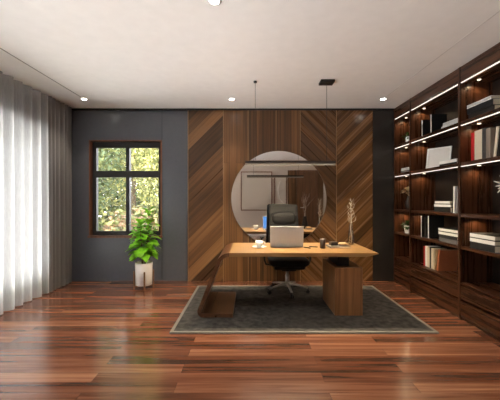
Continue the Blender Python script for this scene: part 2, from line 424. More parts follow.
def shrub(x, y, r, h, label, ms):
    t = thing('garden_shrub', label, 'shrub', (x, y, -.36), group='shrubs under the garden trees')
    bm = bmesh.new()
    for k in range(6):
        a = k * PI / 3; tube(bm, [(0, 0, 0), (math.cos(a) * r * .3, math.sin(a) * r * .3, h * .4), (math.cos(a) * r * .6, math.sin(a) * r * .6, h * .8)], [.03, .02, .01], 6)
    link('stem', bm, bark, t)
    bm = bmesh.new(); crown(bm, (0, 0, h * .52), (r, r, h * .48), 1000, .09, mats=len(ms)); link('foliage', bm, ms, t, recalc=False)
shrub(-4.5, 7.6, .7, 1.7, 'green shrub low in the left pane of the small window', [tl[2], tl[0]])
shrub(-2.9, 7.7, .7, 1.5, 'olive shrub low in the right pane of the small window', [tl[0], tl[3]])

# ------------------------------------------------------------------ curtains
def curtain(name, y0, y1, x, wl, amp, m, label, z0=.012, z1=H - .004, omega=.04, jit=.25):
    bm = bmesh.new(); n = int((y1 - y0) / wl * 14); rows = 7
    ph = [0.0]
    for i in range(n): ph.append(ph[-1] + 2 * PI / 14 * (1 + rnd.uniform(-jit, jit)))
    am = [amp * (1 + .35 * math.sin(i * .13 + 1.3) + rnd.uniform(-.12, .12)) for i in range(n + 1)]
    grid = []
    for r in range(rows + 1):
        s = r / rows; z = z1 + (z0 - z1) * s
        grid.append([bm.verts.new((x + am[i] * math.sin(ph[i]) * (.75 + .35 * s), y0 + (y1 - y0) * i / n - omega * wl * math.cos(ph[i]), z)) for i in range(n + 1)])
    for a, b in zip(grid, grid[1:]):
        for i in range(n):
            bm.faces.new((a[i], a[i + 1], b[i + 1], b[i])).smooth = True
    return tag(link(name, bm, m), label, 'curtain')
curtain('sheer_curtain', -1.3, 4.37, -2.87, .16, .035, sheer('sheer_fabric', (.76, .76, .76, 1), .45), 'white sheer curtain hanging floor to ceiling over the long garden window')
curtain('blackout_curtain', 4.40, 4.97, -2.86, .10, .030, mat('grey_curtain_fabric', srgb(116, 113, 112), .85, bump=.2, bscale=200, var=.06), 'gathered grey opaque curtain in the corner beside the white sheer', omega=.12, jit=.10)

# ------------------------------------------------------------------ downlights
def downlight(x, y, label, e=18):
    t = thing('downlight', label, 'ceiling light', (x, y, H), group='recessed ceiling downlights')
    bm = bmesh.new(); lathe(bm, [(.034, -.001), (.036, -.006), (.050, -.005), (.052, 0)], 24, cap0=False, cap1=False); link('ring', bm, white_matt, t)
    bm = bmesh.new(); lathe(bm, [(.035, -.004), (.035, -.001)], 24); link('lens', bm, lens_m, t)
    l = bpy.data.lights.new('downlight_beam', 'SPOT'); l.energy = e; l.spot_size = math.radians(95); l.spot_blend = .8; l.color = (1, .88, .72); l.shadow_soft_size = .04
    o = bpy.data.objects.new('downlight_beam', l); C.objects.link(o); o.parent = t; o.location = (0, 0, -.03)
downlight(-2.43, 4.54, 'round downlight at the far end of the left ceiling slot')
downlight(-.265, 4.54, 'round downlight in the ceiling near the pendant cord')
downlight(1.95, 4.54, 'round downlight in the ceiling near the bookcase corner')
downlight(-.265, 2.30, 'round downlight in mid ceiling at the top edge of the photo')
downlight(1.95, 2.30, 'round downlight at the near end of the right ceiling slot', 18)
downlight(-2.43, 2.30, 'round downlight halfway along the left ceiling slot')

# ------------------------------------------------------------------ pendant
baffle = mat('matt_black_baffle', srgb(14, 14, 14), 1.0, spec=0)
pn = thing('linear_pendant', 'long thin black linear pendant lamp hanging by two cords over the desk', 'pendant lamp', (.50, 3.86, 1.757))
bm = bmesh.new(); box(bm, -.56, .56, -.024, .024, .022, .050, bev=.001, seg=1); link('housing', bm, mat('bronze_grey_metal', srgb(56, 49, 44), .5, .2, var=.08), pn)
lips = lambda bm, t0, t1, z0, z1: [box(bm, *q, z0, z1) for q in ((-.56 + t0, .56 - t0, -.024 + t0, -.024 + t1), (-.56 + t0, .56 - t0, .024 - t1, .024 - t0), (-.56 + t0, -.56 + t1, -.024 + t1, .024 - t1), (.56 - t1, .56 - t0, -.024 + t1, .024 - t1))]
bm = bmesh.new(); lips(bm, .0015, .004, .0012, .0218); link('baffle', bm, baffle, pn)
bm = bmesh.new(); lips(bm, 0, .0013, .0012, .0218); link('bottom_trim', bm, mat('pale_trim_metal', srgb(150, 140, 128), .5, .3, var=.05), pn)
bm = bmesh.new(); box(bm, -.553, .553, -.0185, .0185, .014, .0215); link('diffuser', bm, pend_m, pn)
for x, n in ((-.435, 'round'), (.455, 'box')):
    bm = bmesh.new(); tube(bm, [(x, 0, .06), (x, 0, H - 1.757 - .004)], .0025, 6); link('cord', bm, black_metal, pn)
bm = bmesh.new(); lathe(bm, [(.02, H - 1.757 - .02), (.022, H - 1.757)], 16, cx=-.435); link('ceiling_rose', bm, black_metal, pn)
bm = bmesh.new(); box(bm, .37, .54, -.07, .07, H - 1.757 - .03, H - 1.757 - .001, bev=.003); link('driver_box', bm, black_paint, pn)

# ------------------------------------------------------------------ round mirror
mr = thing('round_mirror', 'large round frameless mirror on the walnut wall behind the desk', 'mirror', (.464, YB - .035, 1.343))
bm = bmesh.new(); r = bmesh.ops.create_cone(bm, cap_ends=True, segments=96, radius1=.766, radius2=.766, depth=.010, matrix=Matrix.Translation((0, -.010, 0)) @ Matrix.Rotation(PI / 2, 4, 'X'))
link('mirror_glass', bm, mirror_m, mr)
bm = bmesh.new()
seg = 96
prof = [(.767, -.016), (.775, -.016), (.775, 0), (.767, 0)]
rings = [[bm.verts.new((r_ * math.cos(2 * PI * i / seg), y_, r_ * math.sin(2 * PI * i / seg))) for r_, y_ in prof] for i in range(seg)]
for i in range(seg):
    a, b = rings[i], rings[(i + 1) % seg]
    for k in range(4): bm.faces.new((a[k], a[(k + 1) % 4], b[(k + 1) % 4], b[k]))
link('rim', bm, mat('mirror_rim', srgb(120, 104, 86), .3, .7), mr)

# things on the wall behind the camera
def picture(x0, x1, z0, z1, label, arc):
    t = thing('framed_picture', label, 'picture', ((x0 + x1) / 2, YF, z0))
    w, h = x1 - x0, z1 - z0; f = .03
    bm = bmesh.new()
    box(bm, -w / 2, -w / 2 + f, .002, .035, 0, h); box(bm, w / 2 - f, w / 2, .002, .035, 0, h); box(bm, -w / 2 + f, w / 2 - f, .002, .035, 0, f); box(bm, -w / 2 + f, w / 2 - f, .002, .035, h - f, h)
    link('picture_frame', bm, frame_wood, t)
    bm = bmesh.new(); box(bm, -w / 2 + f, w / 2 - f, .002, .018, f, h - f); link('canvas', bm, mat('pale_canvas', srgb(206, 196, 184), .8, var=.03), t)
    if arc:
        bm = bmesh.new()
        tube(bm, [(-.02 * w, .02, h * .85), (-.2 * w, .02, h * .6), (-.1 * w, .02, h * .3), (.25 * w, .02, h * .15)], .012, 8, squash=.4)
        link('painted_arc', bm, white_matt, t)
picture(-.34, .82, .92, 2.36, 'large blank canvas in a thin wooden frame, reflected in the mirror', False)
picture(.90, 1.36, 1.0, 2.2, 'narrow framed canvas with a white arc beside the door, reflected in the mirror', True)

# ------------------------------------------------------------------ rug
rg = thing('area_rug', 'charcoal grey rug under the desk with a paler bound edge', 'rug', (.535, 3.885, 0))
bm = bmesh.new(); box(bm, -1.30, 1.30, -.80, .80, .001, .016, bev=.004)
bmesh.ops.subdivide_edges(bm, edges=bm.edges[:], cuts=1)
link('pile', bm, mat('rug_pile', srgb(74, 71, 67), .95, spec=.1, bump=1.0, bscale=16, var=.4), rg)
bm = bmesh.new()
for a in ((-1.33, 1.33, -.83, -.798), (-1.33, 1.33, .798, .83), (-1.33, -1.298, -.798, .798), (1.298, 1.33, -.798, .798)): box(bm, a[0], a[1], a[2], a[3], .001, .019, bev=.004)
link('binding', bm, mat('rug_binding', srgb(134, 128, 120), .95, spec=.1, bump=.6, bscale=120, var=.15), rg)
RZ = .0165

# ------------------------------------------------------------------ desk
DY0, DY1, DZ = 3.44, 4.26, .733
dk = thing('writing_desk', 'walnut desk with a leaning curved left leg and a block pedestal at right', 'desk', (.4, 3.85, RZ))
ox, oz = -.4, -RZ
y0, y1 = DY0 - 3.85, DY1 - 3.85
def arc_pts(cx, cz, r, a0, a1, n=8):
    return [(cx + r * math.cos(math.radians(a0 + (a1 - a0) * i / n)), cz + r * math.sin(math.radians(a0 + (a1 - a0) * i / n))) for i in range(n + 1)]
# top slab: flat, tapering to a thin edge at the right end
T = .042
top = [(1.43, DZ - .012), (1.425, DZ), (-.23, DZ)] + [(-.23, DZ - T), (1.30, DZ - T)]
bm = bmesh.new(); prism(bm, [(x + ox, z + oz) for x, z in reversed(top)], y0, y1)
es = [e for e in bm.edges if abs(e.verts[0].co.z - e.verts[1].co.z) < 1e-4]
bmesh.ops.bevel(bm, geom=es, offset=.003, segments=2, affect='EDGES')
link('desktop', bm, desk_top_m, dk)
# bent leg: curve over from the top, lean down to the left, curve onto the foot
R1, R2 = .15, .065
lean = math.atan2(DZ - .1, .25)                  # slope of the leg
al = math.degrees(lean)
cx1, cz1 = -.23, DZ - R1                          # centre of the upper bend
out = arc_pts(cx1, cz1, R1, 90, 90 + al, 10); inn = arc_pts(cx1, cz1, R1 - T, 90, 90 + al, 10)
dx, dz = -math.cos(lean), -math.sin(lean)
nx, nz = math.cos(math.radians(90 + al)), math.sin(math.radians(90 + al))
s_len = (out[-1][1] - (RZ + .001 + R2 * (1 + math.sin(math.radians(90 + al))))) / math.sin(lean)
lo_o = (out[-1][0] + dx * s_len, out[-1][1] + dz * s_len)
lo_i = (inn[-1][0] + dx * s_len, inn[-1][1] + dz * s_len)
prof = out + [lo_o] + [lo_i] + list(reversed(inn))
bm = bmesh.new(); prism(bm, [(x + ox, z + oz) for x, z in prof], y0, y1)
link('leaning_leg', bm, desk_leg_m, dk)
cx2, cz2 = lo_o[0] - nx * R2, lo_o[1] - nz * R2
ang0 = math.degrees(math.atan2(nz, nx))
low = arc_pts(cx2, cz2, R2, ang0, 270, 8); lowi = arc_pts(cx2, cz2, R2 - T, ang0, 270, 8)
zb = low[-1][1]
prof = low + [(-.19, zb), (-.19, zb + T)] + list(reversed(lowi))
bm = bmesh.new(); prism(bm, [(x + ox, z + oz + (RZ + .001 - zb)) for x, z in prof], y0, y1)
FOOT_SHIFT = RZ + .001 - zb
link('foot', bm, desk_leg_m, dk)
# pedestal
bm = bmesh.new(); box(bm, .957 + ox, 1.272 + ox, 3.495 - 3.85, 4.08 - 3.85, .001, .556 + oz, bev=.003, seg=2); link('pedestal', bm, desk_v, dk)
bm = bmesh.new(); box(bm, 1.02 + ox, 1.15 + ox, 3.60 - 3.85, 4.02 - 3.85, .556 + oz, DZ - T + oz); link('riser', bm, black_metal, dk)

# ------------------------------------------------------------------ office chair
ch = thing('office_chair', 'black leather high backed office chair on a five star chrome base behind the desk', 'chair', (.53, 4.405, RZ), (0, 0, math.radians(2)))
bm = bmesh.new(); cushion(bm, .56, .54, .13, Matrix.Translation((0, -.06, .455))); link('seat', bm, leather, ch)
bm = bmesh.new(); box(bm, -.21, .21, -.25, .17, .365, .405, bev=.015); box(bm, -.10, .10, -.16, .14, .325, .367, bev=.012); link('seat_pan', bm, plastic, ch)
tilt = Matrix.Translation((0, .235, .47)) @ Matrix.Rotation(math.radians(-9), 4, 'X')
bm = bmesh.new()
box(bm, -.235, .235, -.04, .04, -.03, .77, bev=.036, seg=4)
for v in bm.verts:
    v.co.x = v.co.x * (1.02 - .09 * max(0, v.co.z / .77)) - .01; v.co.y += .03 * (v.co.x / .235) ** 2 * -1
for f in bm.faces: f.smooth = True
mx(bm, tilt)
link('backrest', bm, leather, ch)
bm = bmesh.new(); cushion(bm, .40, .07, .40, tilt @ Matrix.Translation((-.01, -.04, .20)), n=6); link('lumbar_cushion', bm, leather, ch)
bm = bmesh.new(); cushion(bm, .36, .075, .20, tilt @ Matrix.Translation((-.01, -.05, .56)), n=5); link('headrest_pillow', bm, leather, ch)
bm = bmesh.new(); box(bm, -.06, .06, .10, .30, .35, .39, bev=.01); box(bm, -.05, .05, .27, .31, .35, .62, bev=.01); link('back_bracket', bm, plastic, ch)
for s in (-1, 1):
    bm = bmesh.new(); tube(bm, [(s * .22, -.02, .385), (s * .305, -.02, .40), (s * .325, -.02, .46), (s * .325, .0, .59), (s * .315, -.02, .62)], .016, 10)
    link('armrest_post', bm, chrome if False else plastic, ch)
    bm = bmesh.new(); cushion(bm, .075, .27, .04, Matrix.Translation((s * .315, -.01, .63)), n=4, seg=12); link('armrest', bm, leather, ch)
bm = bmesh.new(); lathe(bm, [(.03, .12), (.03, .24), (.02, .245), (.02, .335)], 20); link('gas_column', bm, chrome, ch)
bm = bmesh.new()
lathe(bm, [(.045, .085), (.048, .10), (.04, .14), (.032, .15)], 20)
CA = [-87, -15, 57, 129, 201]
for a in CA:
    c, s = math.cos(math.radians(a)), math.sin(math.radians(a))
    tube(bm, [(c * .03, s * .03, .115), (c * .14, s * .14, .105), (c * .29, s * .29, .073)], [.024, .02, .014], 10, squash=.8)
link('star_base', bm, chrome, ch)
for a in CA:
    c, s = math.cos(math.radians(a)), math.sin(math.radians(a))
    bm = bmesh.new()
    for o_ in (-.014, .014):
        m4 = Matrix.Translation((c * .29 - s * o_, s * .29 + c * o_, .0265)) @ Matrix.Rotation(math.radians(a + 90), 4, 'Z') @ Matrix.Rotation(PI / 2, 4, 'Y')
        r = bmesh.ops.create_cone(bm, cap_ends=True, segments=20, radius1=.0255, radius2=.0255, depth=.018, matrix=m4)
    tube(bm, [(c * .29, s * .29, .028), (c * .29, s * .29, .075)], .008, 8)
    link('caster', bm, plastic, ch)

# ------------------------------------------------------------------ things on the desk
TZ = DZ + .0008
lp = thing('laptop', 'open silver laptop on the desk with its lid towards the room', 'laptop', (.455, 3.84, TZ), (0, 0, math.radians(-2)))
bm = bmesh.new(); box(bm, -.2, .2, 0.01, .27, .002, .018, bev=.004); link('keyboard_base', bm, alu, lp)
bm = bmesh.new(); box(bm, -.17, .17, .09, .23, .018, .0195)
link('keys', bm, plastic, lp)
lm = Matrix.Translation((0, .012, .012)) @ Matrix.Rotation(math.radians(9), 4, 'X')
bm = bmesh.new(); box(bm, -.205, .205, -.008, 0, 0, .255, bev=.004); mx(bm, lm); link('lid', bm, alu, lp)
bm = bmesh.new(); box(bm, -.19, .19, 0.0002, .001, .015, .24); mx(bm, lm); link('screen', bm, screen_m, lp)

sc_ = tag(None or link('saucer', (lambda b: (lathe(b, [(.045, 0), (.05, .003), (.088, .012), (.09, .014), (.086, .0145), (.05, .006), (.0, .0055)][:6], 32), b)[1])(bmesh.new()), white_ceramic, loc=(.115, 3.83, TZ)), 'white saucer under the cup on the left half of the desk', 'saucer')
cp = thing('coffee_cup', 'small white cup standing on a saucer on the desk', 'cup', (.115, 3.83, TZ + .0068))
bm = bmesh.new(); lathe(bm, [(.026, 0), (.030, .004), (.046, .05), (.048, .075), (.0445, .075), (.042, .05), (.024, .008)], 28); link('bowl', bm, white_ceramic, cp)
bm = bmesh.new(); tube(bm, [(.042, 0, .062), (.066, 0, .06), (.07, 0, .04), (.056, 0, .024), (.038, 0, .026)], .005, 8); link('handle', bm, white_ceramic, cp)

for i, (x, y, r, l) in enumerate(((.70, 3.78, 125, 'dark pen lying on the desk just right of the laptop'), (.79, 3.85, 150, 'dark pen lying farther right, near the black tumbler'))):
    p = thing('pen', l, 'pen', (x, y, TZ + .0065), (0, 0, math.radians(r)), 'pens on the desk')
    bm = bmesh.new(); tube(bm, [(-.05, 0, 0), (.05, 0, 0), (.062, 0, 0)], [.006, .006, .0025], 10); link('barrel', bm, black_metal, p)
    bm = bmesh.new(); box(bm, -.055, -.015, -.0015, .0015, .006, .009); link('clip', bm, brass, p)
tb = thing('tumbler', 'dark brown tumbler standing on the desk right of the pens', 'cup', (.885, 3.77, TZ))
bm = bmesh.new(); lathe(bm, [(.030, 0), (.034, .004), (.036, .115), (.033, .116), (.030, .012)], 28); link('tumbler_wall', bm, mat('dark_tumbler', srgb(48, 34, 27), .35, var=.15), tb)
nb = thing('notebook', 'grey notebook lying flat on the right of the desk under small objects', 'book', (1.10, 3.87, TZ), (0, 0, math.radians(3)))
bm = bmesh.new(); box(bm, -.125, .125, -.09, .09, 0, .003); box(bm, -.125, .125, -.09, .09, .019, .022); box(bm, -.125, -.121, -.09, .09, .003, .019)
link('cover', bm, mat('grey_cover', srgb(96, 92, 90), .6, var=.1), nb)
bm = bmesh.new(); box(bm, -.121, .121, -.087, .087, .003, .019); link('pages', bm, pages_m, nb)
bxx = thing('trinket_box', 'small dark box standing on the left of the grey notebook', 'box', (1.045, 3.88, TZ + .0225), (0, 0, math.radians(12)))
bm = bmesh.new(); box(bm, -.045, .045, -.035, .035, 0, .03, bev=.004); link('box_body', bm, mat('dark_box', srgb(42, 32, 28), .45, var=.1), bxx)
bm = bmesh.new(); box(bm, -.046, .046, -.036, .036, .0305, .042, bev=.004); link('lid', bm, mat('dark_lid', srgb(52, 38, 30), .45, var=.1), bxx)
bm = bmesh.new(); cushion(bm, .10, .06, .036, n=3, seg=12)
tag(link('wooden_pebble', bm, mat('pale_wood', srgb(196, 160, 118), .5, var=.12, bscale=30), loc=(1.155, 3.87, TZ + .041)), 'pale wooden pebble lying on the right of the grey notebook', 'ornament')

def twig_mesh(h, n, spread, r0=.004):
    bm = bmesh.new()
    def grow(p, d, l, r, depth):
        pts = [p]; q = p.copy(); dd = d.copy()
        for k in range(4):
            dd = (dd + Vector((rnd.gauss(0, .07), rnd.gauss(0, .07), .04))).normalized(); q = q + dd * l / 4; pts.append(q.copy())
        tube(bm, pts, [r * (1 - .18 * k) for k in range(5)], 5)
        if depth > 0:
            for k in range(3):
                b = pts[rnd.choice((1, 2, 3))]
                a = rnd.uniform(0, 2 * PI)
                grow(b, (dd + Vector((math.cos(a), math.sin(a), .3)) * spread).normalized(), l * rnd.uniform(.4, .6), r * .62, depth - 1)
    for k in range(n):
        a = 2 * PI * k / n
        grow(Vector((.006 * math.cos(a), .006 * math.sin(a), 0)), Vector((math.cos(a) * .04, math.sin(a) * .04, 1)).normalized(), h, r0, 2)
    return bm
vx, vy = 1.335, 4.10
vz = thing('glass_vase', 'tall slim clear glass vase on the back right corner of the desk', 'vase', (vx, vy, TZ))
bm = bmesh.new(); lathe(bm, [(.030, 0), (.034, .004), (.034, .15), (.022, .21), (.020, .27), (.0235, .275), (.018, .27), (.019, .21), (.031, .148), (.031, .01)], 24); link('vase_body', bm, vase_glass, vz)
def spray_mesh(h):
    bm = bmesh.new()
    main = [Vector((0, 0, 0))]
    for k in range(1, 13): main.append(Vector((.010 * math.sin(k * 1.1), .010 * math.cos(k * .9) - .010, h * k / 12)))
    tube(bm, main, [.0042 - .00027 * k for k in range(13)], 6)
    for k in range(22):
        i = 6 + (k % 7) ; a = k * 2.4; p = main[min(i, 12)]
        d = Vector((math.cos(a), math.sin(a), rnd.uniform(.4, 1.0))).normalized(); l = rnd.uniform(.08, .15) * (1.15 - .05 * i)
        q = p + d * l * .5; e_ = q + Vector((d.x * .35, d.y * .35, 1)).normalized() * l * .5
        tube(bm, [p, q, e_], [.0018, .0014, .0008], 5)
        tube(bm, [q, q + Vector((d.y, -d.x, .8)).normalized() * l * .35], [.0014, .0007], 5)
    return bm
tag(link('dry_branches', spray_mesh(.55), twig, loc=(vx, vy, TZ + .011)), 'bare pale branches standing in the glass vase on the desk', 'branches')

# floor vase by the door, seen in the mirror
fv = thing('floor_vase', 'tall dark floor vase with twigs standing by the door behind the camera', 'vase', (1.98, -1.18, 0))
bm = bmesh.new(); lathe(bm, [(.09, .001), (.12, .05), (.13, .3), (.07, .62), (.06, .7), (.075, .72), (.05, .7), (.06, .6)], 28); link('vase_body', bm, mat('dark_stoneware', srgb(60, 50, 44), .6, var=.15), fv)
link('twigs', twig_mesh(.8, 3, .5, .006), twig, fv, loc=(0, 0, .62))

# ------------------------------------------------------------------ floor plant
pl = thing('potted_plant', 'leafy green plant in a white pot on a wooden stand below the small window', 'plant', (-1.585, 4.63, 0))
bm = bmesh.new(); lathe(bm, [(.105, .055), (.118, .06), (.125, .36), (.125, .39), (.117, .39), (.115, .355), (.0, .35)][:6], 36); link('pot', bm, white_ceramic, pl)
bm = bmesh.new(); lathe(bm, [(.113, .335), (.10, .352), (.05, .358)], 24); link('soil', bm, soil, pl)
st = bmesh.new()
box(st, -.126, .126, -.012, .012, .03, .052); box(st, -.012, .012, -.126, -.0125, .03, .052); box(st, -.012, .012, .0125, .126, .03, .052)
sto = link('stand', st, stand_wood, pl)
for a in range(4):
    an = math.radians(a * 90 - 75 + 15); c, s = math.cos(an), math.sin(an)
    bm = bmesh.new(); box(bm, .1265, .148, -.011, .011, .001, .27, bev=.003); mx(bm, Matrix.Rotation(math.radians(a * 90), 4, 'Z')); link('stand_leg', bm, stand_wood, sto)
sto.rotation_euler = (0, 0, math.radians(22))
bm = bmesh.new(); lbm = bmesh.new()
def leaf(b, p, d, up, l, w):
    d = d.normalized(); s = d.cross(up).normalized(); n = s.cross(d).normalized()
    rows = []
    for k in range(6):
        t_ = k / 5
        ww = w * math.sin(PI * min(.97, .06 + t_ * .94)) ** .8 * (1.05 - .25 * abs(t_ - .55))
        c = p + d * l * t_ - Vector((0, 0, 1)) * l * .42 * t_ * t_ + n * .0
        rows.append((b.verts.new(c - s * ww + n * ww * .28), b.verts.new(c), b.verts.new(c + s * ww + n * ww * .28)))
    for r0, r1 in zip(rows, rows[1:]):
        for k in range(2): b.faces.new((r0[k], r0[k + 1], r1[k + 1], r1[k])).smooth = True
for k in range(6):
    a0 = 2 * PI * k / 6 + .4
    lean_ = .05 if k == 0 else rnd.uniform(.07, .13)
    top_z = 1.15 if k == 0 else rnd.uniform(.78, 1.04)
    pts = [Vector((math.cos(a0) * .02, math.sin(a0) * .02, .345))]
    for j in range(1, 6):
        t_ = j / 5; pts.append(Vector((math.cos(a0) * (.02 + lean_ * t_), math.sin(a0) * (.02 + lean_ * t_), .345 + (top_z - .345) * t_)))
    tube(bm, pts, [.009, .008, .007, .006, .005, .004], 7)
    nl = 22
    for j in range(nl):
        t_ = .28 + .72 * j / (nl - 1)
        q = pts[0].lerp(pts[-1], t_)
        a = j * 2.4 + k
        el = -.1 + .9 * t_ ** 2
        d = Vector((math.cos(a) * math.cos(el), math.sin(a) * math.cos(el) * .85, math.sin(el)))
        L_ = rnd.uniform(.15, .22) * (1.05 - .2 * t_)
        tube(bm, [q, q + d * .025], .0025, 5)
        leaf(lbm, q + d * .02, d, Vector((0, 0, 1)) + Vector((.01, .02, 0)), L_, L_ * rnd.uniform(.31, .40))
link('stem', bm, stem_m, pl)
link('foliage', lbm, leaf_m, pl, recalc=False)

# ------------------------------------------------------------------ bookcases
BX, BD = 2.33, .37
SH = [(2.15, .04), (1.697, .04), (1.135, .035), (.778, .032), (.385, .025)]       # underside, thickness
def bookcase(y0, y1, label):
    t = thing('bookcase', label, 'bookcase', (BX, (y0 + y1) / 2, 0), group='walnut bookcase units along the right wall')
    w = (y1 - y0) / 2 - .0005; sp = .019
    for s in (-1, 1):
        bm = bmesh.new(); box(bm, 0, BD, min(s * w, s * (w - sp)), max(s * w, s * (w - sp)), .001, H - .002); link('side_panel', bm, case_v, t)
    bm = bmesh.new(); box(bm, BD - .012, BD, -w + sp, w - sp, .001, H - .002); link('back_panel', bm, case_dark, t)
    bm = bmesh.new(); box(bm, .004, BD - .012, -w + sp, w - sp, 2.625, H - .003); link('top_panel', bm, case_h, t)
    for z, th in SH:
        bm = bmesh.new(); box(bm, .003, BD - .012, -w + sp, w - sp, z, z + th, bev=.0015, seg=1); link('shelf', bm, case_h, t)
    for z in (2.625, 2.15, 1.697):
        bm = bmesh.new(); box(bm, .006, .022, -w + sp + .001, w - sp - .001, z - .0075, z); link('led_strip', bm, led_m, t)
    for z in (2.625, 2.15, 1.697, 1.135):
        bm = bmesh.new(); lathe(bm, [(.016, z - .006), (.018, z - .004), (.018, z)], 16, cx=.15, cy=w - sp - .08); link('puck_light', bm, puck_m, t)
        l = bpy.data.lights.new('puck_beam', 'SPOT'); l.energy = 1.6; l.spot_size = math.radians(150); l.spot_blend = .6; l.color = (1, .72, .42); l.shadow_soft_size = .012
        o = bpy.data.objects.new('puck_beam', l); C.objects.link(o); o.parent = t; o.location = (.15, w - sp - .08, z - .012)
    for z0, z1 in ((.230, .372), (.022, .203)):
        bm = bmesh.new(); box(bm, .003, BD - .02, -w + sp + .002, w - sp - .002, z0, z1, bev=.002, seg=1); link('drawer', bm, case_h, t)
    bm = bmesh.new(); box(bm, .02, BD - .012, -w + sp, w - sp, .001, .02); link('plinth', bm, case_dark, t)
bookcase(4.515, 5.02, 'narrow walnut bookcase unit in the far corner with two small plants')
bookcase(3.455, 4.515, 'wide walnut bookcase unit in the middle of the row with a photo frame')
bookcase(2.395, 3.455, 'near walnut bookcase unit cut by the right edge of the photo')
Z1, Z2, Z3_, Z4, Z5, Z6 = 2.191, 1.738, 1.171, .811, .411, 0

spine = {}
def colour(key, rgb, r=.55):
    if key not in spine: spine[key] = mat('book_' + key, srgb(*rgb), r, var=.05, bscale=40)
    return spine[key]
WHT = ('white', (232, 230, 226)); BLK = ('black', (20, 19, 19)); RED = ('red', (176, 24, 28)); CRM = ('cream', (214, 202, 180)); GRY = ('grey', (98, 95, 94))
TAN = ('tan', (176, 148, 116)); TAU = ('taupe', (142, 128, 116)); BRN = ('brown', (176, 104, 68)); LGR = ('light_grey', (186, 184, 182)); DGR = ('dark_grey', (62, 60, 60))
def book(x, y, z, t, h, d, sp_, bd_, label, lying=False, rz=0, lean=0, group='books on the bookcase shelves'):
    """standing: spine at x facing the room, thickness t along Y centred on y; lying: height h runs along Y centred on y"""
    if lying: o = thing('book', label, 'book', (x, y + h / 2, z + t / 2), (PI / 2, 0, rz), group)
    else: o = thing('book', label, 'book', (x, y, z), (lean, 0, 0), group)
    b = .003 if sp_ == bd_ else .005
    bm = bmesh.new()
    box(bm, .0015, b, -t / 2 + b, t / 2 - b, 0, h, mat=0)
    box(bm, 0, d, -t / 2, -t / 2 + b, 0, h, mat=1); box(bm, 0, d, t / 2 - b, t / 2, 0, h, mat=1)
    link('cover', bm, [colour(*sp_), colour(*bd_)], o)
    bm = bmesh.new(); box(bm, b, d - .004, -t / 2 + b, t / 2 - b, .004, h - .004); link('pages', bm, pages_m, o)
    return o
Yp = lambda px, X=2.36: X * F / (px - 250)
e = .0004
# middle unit, top shelf
book(2.39, Yp(422, 2.39), Z1, .03, .24, .2, WHT, BLK, 'white spined book at far left of the top shelf, middle bookcase')
book(2.39, Yp(431, 2.39), Z1, .03, .26, .2, WHT, BLK, 'taller white spined book, second on the top shelf, middle bookcase')
book(2.40, 3.72, Z1, .045, .34, .25, LGR, LGR, 'pale grey book, bottom of the stack on top shelf, middle bookcase', True)
book(2.405, 3.71, Z1 + .0455, .04, .32, .24, LGR, WHT, 'pale grey book, uppermost of the stack on top shelf, middle bookcase', True, .04)
# middle unit, third shelf
ys = Yp(454, 2.37)
book(2.37, ys, Z3_, .028, .31, .22, WHT, WHT, 'white book standing alone by the near side panel, third shelf of middle bookcase')
book(2.40, ys + .05, Z3_, .05, .29, .22, BLK, BLK, 'black book standing against the lone white book, third shelf')
book(2.38, 3.85, Z3_, .06, .32, .24, BLK, BLK, 'black book under two white books, third shelf of middle bookcase', True)
book(2.38, 3.85, Z3_ + .0605, .04, .32, .23, WHT, BLK, 'lower white book of the stack on a black book, third shelf', True, .02)
book(2.385, 3.85, Z3_ + .101, .04, .31, .23, WHT, BLK, 'upper white book of the stack on a black book, third shelf', True, -.02)
# middle unit, fourth shelf
book(2.37, Yp(421.3, 2.37), Z4, .03, .29, .2, WHT, BLK, 'white spined book at far left of the fourth shelf, middle bookcase')
book(2.37, Yp(425, 2.37), Z4, .055, .28, .2, BLK, BLK, 'black book between two white spined books, fourth shelf')
book(2.37, Yp(428.3, 2.37), Z4, .032, .3, .2, WHT, BLK, 'white spined book right of a black book, fourth shelf')
for k in range(4):
    book(2.56, 3.58 + k * .07, Z4, .06, .27, .11, BLK, BLK, ('black book behind the stack on fourth shelf, nearest the side panel', 'black book behind the stack on fourth shelf, second from side panel', 'black book behind the stack on fourth shelf, third from side panel', 'black book behind the stack on fourth shelf, farthest from side panel')[k])
zz = Z4
for k, (tt, s_, b_, l) in enumerate(((.045, GRY, GRY, 'grey book at the bottom of the stack, fourth shelf of middle bookcase'), (.035, BLK, BLK, 'thin black book second in the stack, fourth shelf of middle bookcase'), (.042, WHT, BLK, 'lower white book of the stack on the fourth shelf, middle bookcase'), (.042, WHT, BLK, 'topmost white book of the stack on the fourth shelf, middle bookcase'))):
    book(2.365, 3.71, zz, tt, .37 if k > 1 else .34, .17, s_, b_, l, True, .0 if k % 2 else .01); zz += tt + e
# middle unit, bottom compartment
yy = Yp(423.5, 2.41)
for tt, hh, s_, l in ((.04, .27, RED, 'red book in the bottom compartment of the middle bookcase'), (.05, .28, WHT, 'white book beside the red one, bottom compartment'), (.05, .27, CRM, 'cream book second right of the red one, bottom compartment'), (.035, .28, BLK, 'narrow black book between cream books, bottom compartment'), (.045, .27, CRM, 'cream book right of the narrow black one, bottom compartment')):
    book(2.41, yy - tt / 2, Z5, tt, hh, .18, s_, s_, l); yy -= tt + .002
book(2.40, yy - .045, Z5 + .002, .03, .27, .18, TAN, TAN, 'tan book leaning right in the bottom compartment', lean=.12)
book(2.40, yy - .10, Z5 + .003, .035, .28, .24, BRN, BRN, 'wide brown book leaning nearest the camera, bottom compartment', lean=.16)
